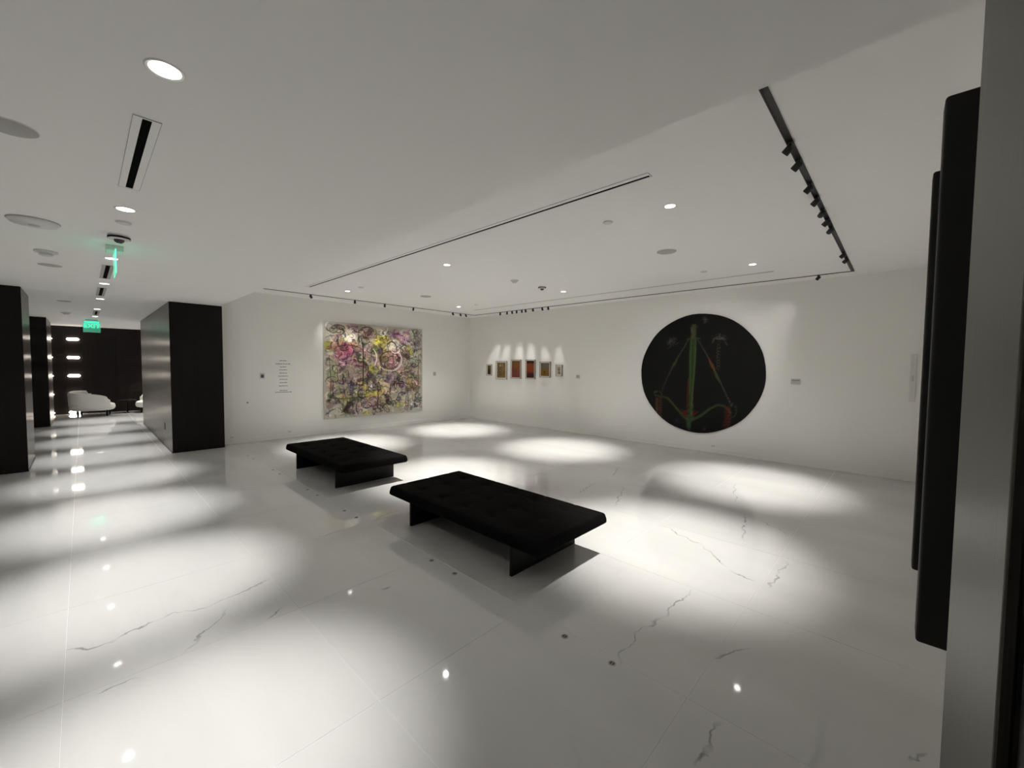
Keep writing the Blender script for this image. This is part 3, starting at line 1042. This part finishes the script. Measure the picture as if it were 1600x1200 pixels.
def anchor_canvas():
    cv = Canvas(420, 420, (15, 15, 15))
    rnd = random.Random(4)

    def P(*pts):
        return [((x - 8) / 1239, (y - 5) / 1170) for x, y in pts]

    def W_(p):
        return p / 1239
    for k in range(120):     # faint scumbles in the black
        x, y = rnd.uniform(80, 1180), rnd.uniform(60, 1120)
        cv.stroke(P((x, y), (x + rnd.uniform(-50, 50), y + rnd.uniform(-30, 60))), W_(rnd.uniform(3, 9)), rnd.choice([(20, 20, 22), (12, 12, 12), (22, 26, 20), (28, 20, 20)]), .5)
    G, OL, GR, RD, OR = (62, 96, 46), (104, 104, 62), (92, 92, 80), (150, 44, 32), (150, 84, 44)
    # ropes
    cv.stroke(P((528, 248), (470, 350), (390, 480), (310, 640), (250, 790)), [W_(x) for x in (10, 12, 16, 11, 9)], GR, .9)
    cv.stroke(P((415, 455), (385, 495), (360, 535)), [W_(x) for x in (8, 34, 8)], (84, 96, 46), .9)
    cv.stroke(P((618, 250), (700, 380), (790, 540), (860, 680), (965, 890)), [W_(x) for x in (10, 12, 16, 12, 10)], GR, .9)
    cv.stroke(P((735, 440), (770, 510), (800, 570)), [W_(x) for x in (8, 34, 10)], OR, .85)
    cv.stroke(P((790, 560), (815, 615), (845, 670)), [W_(x) for x in (8, 26, 8)], (66, 104, 44), .85)
    # shaft
    cv.stroke(P((578, 240), (575, 420), (574, 620), (570, 800), (566, 1010)), [W_(x) for x in (64, 74, 60, 40, 36)], G, .95)
    cv.stroke(P((556, 260), (552, 430), (556, 620), (552, 800)), W_(9), (96, 122, 70), .8)
    cv.stroke(P((598, 260), (600, 430), (592, 620), (582, 800), (578, 1000)), W_(9), (126, 132, 84), .7)
    cv.stroke(P((574, 250), (574, 640)), W_(8), (36, 62, 30), .8)
    cv.stroke(P((580, 130), (574, 240)), [W_(58), W_(44)], OL, .9)
    cv.stroke(P((560, 150), (560, 235)), W_(8), (134, 130, 90), .7)
    cv.stroke(P((515, 248), (640, 246)), W_(16), (84, 98, 60), .8)
    cv.stroke(P((540, 640), (534, 800), (536, 990)), W_(14), (128, 48, 38), .85)
    cv.stroke(P((586, 700), (588, 860), (590, 1000)), W_(8), (140, 112, 70), .8)
    # arms
    cv.stroke(P((180, 830), (240, 838), (320, 850), (400, 925), (500, 1030), (560, 1070)), [W_(x) for x in (12, 20, 22, 24, 26, 30)], (78, 82, 46), .95)
    cv.stroke(P((575, 1060), (680, 1000), (760, 930), (840, 885), (910, 895), (960, 950)), [W_(x) for x in (30, 26, 24, 20, 20, 16)], (72, 92, 50), .95)
    cv.stroke(P((330, 850), (410, 935), (500, 1010)), W_(8), (120, 116, 66), .7)
    for x in (470, 495, 515):
        cv.stroke(P((x, 960), (525, 1018)), W_(12), RD, .75)
    for x in (600, 625, 650):
        cv.stroke(P((x, 965), (590, 1015)), W_(10), RD, .7)
    cv.stroke(P((562, 1030), (556, 1100), (552, 1165)), [W_(x) for x in (70, 54, 10)], (66, 96, 56), .9)
    cv.stroke(P((535, 1040), (556, 1130)), W_(8), (110, 120, 86), .7)
    cv.stroke(P((590, 1040), (562, 1130)), W_(8), (60, 120, 110), .6)
    # flukes
    for x, c in ((195, (146, 128, 50)), (212, (138, 60, 40)), (232, (128, 44, 36)), (246, (84, 92, 56))):
        cv.stroke(P((x, 860), (x + 2, 1000 + (x - 195))), W_(11), c, .85)
    for x, c in ((905, (120, 40, 36)), (925, (164, 44, 36)), (945, (150, 70, 46))):
        cv.stroke(P((x, 900), (x + 10, 1000), (x - 8, 1095)), W_(15), c, .6)
    cv.arc(*P((965, 930))[0], .035, .055, -120, 110, W_(9), (92, 104, 70), .8)
    cv.arc(*P((210, 810))[0], .035, .022, 100, 420, W_(9), (110, 118, 100), .8)
    # pale chalk creatures and chain
    CH = (112, 112, 106)
    for k in range(26):
        a = rnd.uniform(0, 6.28)
        cv.stroke(P((350 + 20 * math.cos(a), 262 + 20 * math.sin(a)), (352 + rnd.uniform(35, 72) * math.cos(a), 268 + rnd.uniform(30, 66) * math.sin(a))), W_(6), CH, .55)
    cv.stroke(P((300, 350), (345, 312), (330, 240), (390, 300), (430, 275)), W_(8), CH, .7)
    for k in range(22):
        a = rnd.uniform(2.9, 6.5)
        cv.stroke(P((830, 262), (830 + rnd.uniform(30, 80) * math.cos(a), 258 + rnd.uniform(20, 66) * math.sin(a))), W_(6), CH, .55)
    for s_ in (-1, 1):
        cv.stroke(P((825, 235), (825 + 40 * s_, 255), (825 + 78 * s_, 315)), W_(9), CH, .75)
    for k in range(9):
        cv.arc(*P((828, 300 + 29 * k))[0], .012, .013, 0, 360, W_(6), CH if k % 2 else (120, 108, 66), .75)
    cv.stroke(P((690, 30), (688, 100)), W_(8), CH, .7)
    cv.stroke(P((655, 60), (720, 64)), W_(8), CH, .7)
    cv.stroke(P((668, 40), (712, 86)), W_(6), CH, .6)
    cv.stroke(P((705, 1105), (715, 1140), (725, 1112)), W_(6), CH, .7)
    cv.stroke(P((432, 1045), (424, 1080), (440, 1090)), W_(7), (70, 96, 110), .7)
    cv.stroke(P((740, 1110), (748, 1130)), W_(6), CH, .6)
    cv.a = cv.a * .72 + 2
    return cv


CY, CZ, CR = 2.632, 1.388, 1.062
t = thing('round_painting', 'large round black canvas with a green and red anchor', 'painting', (XB - .001, CY, CZ - CR))
rr = random.Random(8)
NS = 168
wob = [CR * (1 + .0025 * math.sin(a * .37) + rr.uniform(-.0012, .0012)) for a in range(NS)]
q = MB()
vv, ff = [], []
for d in (0, -.026):
    for i in range(NS):
        a = 2 * PI * i / NS
        vv.append((d, wob[i] * math.cos(a), CR + wob[i] * math.sin(a)))
for i in range(NS):
    j = (i + 1) % NS
    ff.append((i, j, NS + j, NS + i))
ff.append(tuple(range(NS)))
ff.append(tuple(NS + i for i in range(NS))[::-1])
q.add(vv, ff).build('canvas_disc', 'black', t)
RG = 110
verts, uvs, faces = [(-.0275, 0, CR)], [(.5, .5)], []
for k in range(1, RG + 1):
    for i in range(NS):
        a = 2 * PI * i / NS
        r_ = wob[i] * k / RG * .9985
        verts.append((-.0275, r_ * math.cos(a), CR + r_ * math.sin(a)))
        uvs.append((.5 - .5 * k / RG * math.cos(a), .5 - .5 * k / RG * math.sin(a)))
for i in range(NS):
    faces.append((0, 1 + (i + 1) % NS, 1 + i))
for k in range(RG - 1):
    for i in range(NS):
        j = (i + 1) % NS
        faces.append((1 + k * NS + i, 1 + k * NS + j, 1 + (k + 1) * NS + j, 1 + (k + 1) * NS + i))
o = newmesh('painted_surface', verts, faces, 'blackpig', t)
uvs = np.array(uvs)
set_pigment(o.data, anchor_canvas().sample(uvs[:, 0], uvs[:, 1]))

# six framed prints


def print_canvas(k):
    rnd = random.Random(100 + k)
    base = [(96, 80, 40), (120, 98, 66), (112, 76, 34), (96, 44, 24), (106, 92, 70), (176, 164, 150)][k]
    cv = Canvas(60, 90, base)
    if k == 0:
        cv.blob(.5, .2, .5, .25, (92, 84, 36)); cv.blob(.5, .75, .35, .35, (44, 30, 32))
    if k == 1:
        for _ in range(40):
            cv.arc(rnd.random(), rnd.random(), rnd.uniform(.03, .12), rnd.uniform(.03, .1), 0, 300, .03, rnd.choice([(50, 38, 28), (168, 148, 116), (112, 84, 22), (70, 52, 38)]), .8)
        cv.blob(.8, .7, .25, .15, (112, 82, 16), al=.8)
        for v in (.62, .72, .82):
            cv.stroke([(.2, v), (.5, v)], .05, (40, 28, 18), .9)
        cv.stroke([(.3, .22), (.4, .16), (.42, .24)], .05, (220, 208, 180), .9)
    if k == 2:
        for j in range(14):
            f = j / 13
            cv.blob(.5, f, .8, .06, (112 - 6 * f, 86 - 40 * f, 36 + 18 * f), al=.8)
        for _ in range(60):
            cv.arc(rnd.random(), rnd.random(), .05, .04, 0, 360, .02, rnd.choice([(96, 52, 26), (126, 100, 52), (84, 44, 40)]), .6)
        cv.arc(.5, .58, .13, .09, 0, 360, .06, (110, 28, 30), .9)
    if k == 3:
        cv.blob(.5, .05, .7, .12, (34, 16, 12)); cv.blob(.5, .35, .7, .22, (118, 62, 28)); cv.blob(.5, .55, .7, .12, (126, 48, 26))
        cv.blob(.5, .9, .7, .2, (44, 14, 18))
        for j in range(8):
            cv.stroke([(.0, .5 + .06 * j), (1, .5 + .06 * j)], .02, (140, 64, 44), .5)
    if k == 4:
        cv.blob(.5, .3, .7, .35, (98, 90, 78)); cv.blob(.5, .75, .6, .3, (122, 86, 32)); cv.blob(.45, .7, .12, .1, (84, 62, 16))
    if k == 5:
        for _ in range(16):
            cv.arc(.5 + rnd.uniform(-.2, .2), rnd.uniform(.15, .85), .12, .08, 0, 280, .05, rnd.choice([(52, 36, 36), (84, 60, 60)]), .85)
    return cv


plb = ['smallest framed print, dark olive, nearest the wall corner', 'framed brown and gold print with a wide pale mat, second from the corner',
       'tall framed ochre and dark red print with a red ring', 'tall framed rust and near-black banded print', 'framed grey print fading to ochre below',
       'small framed pale print with dark scribbles, farthest from the corner']
mats = [.020, .030, .018, .016, .020, .022]
for k, (ya, yb, z0, z1) in enumerate(prints):
    w, h = ya - yb, z1 - z0
    t = thing('framed_print', plb[k], 'framed print', (XB - .001, ya, z0), group='row of six small framed prints')
    fwd = .012
    q = MB()
    D = -.042
    q.box(D, 0, -w, 0, 0, fwd).box(D, 0, -w, 0, h - fwd, h).box(D, 0, -fwd, 0, fwd, h - fwd).box(D, 0, -w, -w + fwd, fwd, h - fwd)
    q.build('frame', 'frame', t)
    box('mat_board', (-.028, -.004, -w + fwd, -fwd, fwd, h - fwd), 'matboard', t)
    b_ = fwd + mats[k]
    painted_grid('print', print_canvas(k), 40, 60, lambda u, v: (-.0295, -b_ - u * (w - 2 * b_), h - b_ - v * (h - 2 * b_)), 'pigment', t)

# wall lettering: centred lines, too small to read in the photograph
t = thing('wall_text', 'centred block of small grey lettering on the white wall left of the abstract painting', 'wall text', (2.745, YA - .0005, .89))
rows = [(563.4, 11.3), (568.4, 23.2), (573.0, 9.8), (577.7, 12), (582.6, 12), (587.5, 14.2), (592.4, 12), (597.4, 12), (602.5, 13.9), (609.6, 11.3), (612.2, 25.5)]
rnd = random.Random(2)
for v, wpx in rows:
    z = 1.566 - (v - 562) * .01276 - .89
    wd = wpx * .01185
    q = MB()
    x = -wd / 2
    while x < wd / 2 - .004:
        L_ = min(rnd.uniform(.022, .05), wd / 2 - x)
        xx = x
        while xx < x + L_ - .003:
            c = min(rnd.uniform(.004, .007), x + L_ - xx)
            hh = rnd.uniform(.009, .014)
            q.box(xx, xx + c - .0012, -.0012, 0, z - .006, z - .006 + hh)
            xx += c
        x += L_ + .006
    q.build('text_line', 'vinyl', t)


def wall_item_A(name, x, z, w, h, label, cat, m='white', inner=None, group=None):
    t = thing(name, label, cat, (x, YA - .0005, z - h / 2), group=group)
    box('plate', (-w / 2, w / 2, -.008, 0, 0, h), m, t, r=.002)
    if inner:
        for (a, b_, c, d, mm, nm) in inner:
            box(nm, (a, b_, -.0105, -.008, c, d), mm, t, r=.0008)
    return t


wall_item_A('switch_panel', 2.374, 1.252, .088, .115, 'white switch panel with a dark screen left of the wall lettering', 'switch',
            inner=[(-.026, .026, .022, .082, 'vinyl', 'screen'), (-.03, .03, .090, .098, 'grille', 'indicator_strip')])
wall_item_A('art_label', 6.377, 1.258, .085, .10, 'small white caption card right of the large abstract painting', 'caption card', 'cover',
            inner=[(-.028, .02, .062, .068, 'grille', 'text_line'), (-.028, .028, .046, .050, 'grille', 'text_line'), (-.028, .01, .034, .038, 'grille', 'text_line')])
wall_item_A('wall_button', 2.122, .752, .030, .030, 'tiny dark button low on the white wall beside the dark timber block', 'button', 'cover',
            inner=[(-.008, .008, .007, .023, 'vinyl', 'push_cap')])
wall_item_A('wall_outlet', 2.846, .125, .075, .075, 'white wall outlet near the floor left of the abstract painting', 'outlet', 'wall',
            inner=[(-.018, -.010, .026, .046, 'vinyl', 'slot'), (.010, .018, .026, .046, 'vinyl', 'slot')], group='low wall outlets')
wall_item_A('wall_outlet', 1.86, .125, .075, .075, 'white wall outlet near the floor at the edge of the dark timber block', 'outlet', 'wall',
            inner=[(-.018, -.010, .026, .046, 'vinyl', 'slot'), (.010, .018, .026, .046, 'vinyl', 'slot')], group='low wall outlets')


def wall_item_B(name, y, z, w, h, label, cat, m='white', inner=()):
    t = thing(name, label, cat, (XB - .0005, y, z - h / 2))
    box('plate', (-.008, 0, -w / 2, w / 2, 0, h), m, t, r=.002)
    for (a, b_, c, d, mm, nm) in inner:
        box(nm, (-.0105, -.008, a, b_, c, d), mm, t, r=.0008)
    return t


wall_item_B('art_label', 1.17, 1.295, .125, .085, 'small white caption card right of the round black painting', 'caption card', 'cover',
            inner=[(-.05, .05, .054, .061, 'vinyl', 'text_line'), (-.02, .05, .038, .044, 'grille', 'text_line'), (0, .05, .022, .028, 'grille', 'text_line')])
wall_item_B('art_label', 5.20, 1.265, .095, .075, 'small caption card right of the six framed prints', 'caption card', 'cover',
            inner=[(-.03, .035, .046, .053, 'vinyl', 'text_line'), (-.03, .035, .028, .034, 'vinyl', 'text_line')])
wall_item_B('wall_outlet', 2.337, .125, .075, .075, 'white wall outlet near the floor under the round painting', 'outlet', 'wall',
            inner=[(-.018, -.010, .026, .046, 'vinyl', 'slot'), (.010, .018, .026, .046, 'vinyl', 'slot')])

# ================================================================ LOUNGE


def lounge_chair(loc, rz, label):
    t = thing('lounge_chair', label, 'armchair', loc, rz, 'white lounge chairs')
    # seat: rounded slab
    V, Fc = [], []
    n = 40
    prof = [(.80, .15), (.95, .17), (1.0, .21), (1.0, .27), (.96, .315), (.85, .335), (.5, .345), (.01, .345)]
    for k, z in prof:
        for i in range(n):
            a = 2 * PI * i / n
            ca, sa = math.cos(a), math.sin(a)
            e = .62
            V.append((.44 * k * math.copysign(abs(ca) ** e, ca), .40 * k * math.copysign(abs(sa) ** e, sa), z))
    for k in range(len(prof) - 1):
        for i in range(n):
            j = (i + 1) % n
            Fc.append((k * n + i, k * n + j, (k + 1) * n + j, (k + 1) * n + i))
    Fc.append(tuple(range(n))[::-1])
    q = MB(); q.v, q.f = V, Fc
    q.build('seat', 'boucle', t, True)
    # curved back shell wrapping the -x/-y side
    V, Fc = [], []
    m_ = 36
    for i in range(m_ + 1):
        s = i / m_
        a = math.radians(95 + 225 * s)
        top = .68 - .17 * max(0, (s - .25) / .75) ** 2.6
        R0, R1 = 1.0, .80
        ca, sa = math.cos(a), math.sin(a)
        e = .7
        ox, oy = math.copysign(abs(ca) ** e, ca), math.copysign(abs(sa) ** e, sa)
        th = 1 if .03 < s < .97 else .8
        for (R_, z) in [(R0 * .99, .24), (R0 * 1.03, .30), (R0 * 1.05, top - .06), (R0 * 1.02, top - .015), (R0 * .95, top), (R1 * 1.08, top - .01), (R1, top - .05), (R1, .30)]:
            V.append((.44 * R_ * ox, .40 * R_ * oy, .24 + (z - .24) * th))
    c = 8
    for i in range(m_):
        for k in range(c):
            l = (k + 1) % c
            Fc.append((i * c + k, i * c + l, (i + 1) * c + l, (i + 1) * c + k))
    Fc.append(tuple(range(c))); Fc.append(tuple(m_ * c + k for k in range(c))[::-1])
    q = MB(); q.v, q.f = V, Fc
    q.build('backrest', 'boucle', t, True)
    for (x, y) in ((-.26, -.24), (.30, -.24), (-.26, .24), (.30, .24)):
        MB().lathe([(.018, 0), (.028, .16)], (x, y, 0), 12).build('leg', 'black', t, True)
    return t


lounge_chair((.17, 16.15, 0), math.radians(-8), 'white curved lounge chair at the end of the corridor')
lounge_chair((1.50, 16.40, 0), math.radians(170), 'second white lounge chair mostly hidden behind the dark timber block')
t = thing('side_table', 'low black side table between the two white lounge chairs', 'side table', (.88, 16.50, 0))
MB().lathe([(.12, 0), (.12, .012), (.02, .022)], n=28).build('foot', 'black', t, True)
MB().lathe([(.02, .02), (.02, .36)], n=14).build('stem', 'black', t, True)
MB().lathe([(.20, .36), (.205, .367), (.205, .375), (.20, .38)], n=32).build('table_top', 'black', t, True)

hs = ['top', 'second from the top', 'middle', 'second from the bottom', 'bottom']
for col, (xc, wd, yw, es, nm) in enumerate([(-.172, .25, FY1 - .018, 1, 'brighter right column'), (-.66, .20, FY1 - .018, 1, 'dimmer left column')]):
    for k in range(5):
        z = 2.115 - .515 * k
        t = thing('rod_sconce', f'glowing rod light, {hs[k]} in the {nm} on the dark wall', 'wall light', (xc, yw, z), group=f'{nm} of rod lights')
        box('back_plate', (-wd / 2 - .012, wd / 2 + .012, -.012, 0, -.03, .03), 'black', t, r=.003)
        hgt = .036 if col == 0 else .018
        q = MB()
        a = wd / 2
        prof = [(-a, .3), (-a + .03, 1), (a - .03, 1), (a, .3)]
        V, Fc = [], []
        n = 12
        for x, s_ in prof:
            for i in range(n):
                an = 2 * PI * i / n
                V.append((x, -.045 + hgt * .8 * s_ * math.cos(an), hgt * s_ * math.sin(an)))
        for p_ in range(3):
            for i in range(n):
                j = (i + 1) % n
                Fc.append((p_ * n + i, p_ * n + j, (p_ + 1) * n + j, (p_ + 1) * n + i))
        Fc.append(tuple(range(n))); Fc.append(tuple(3 * n + i for i in range(n)))
        q.v, q.f = V, Fc
        q.build('glass_rod', 'sconce', t, True)

bpy.context.view_layer.update()
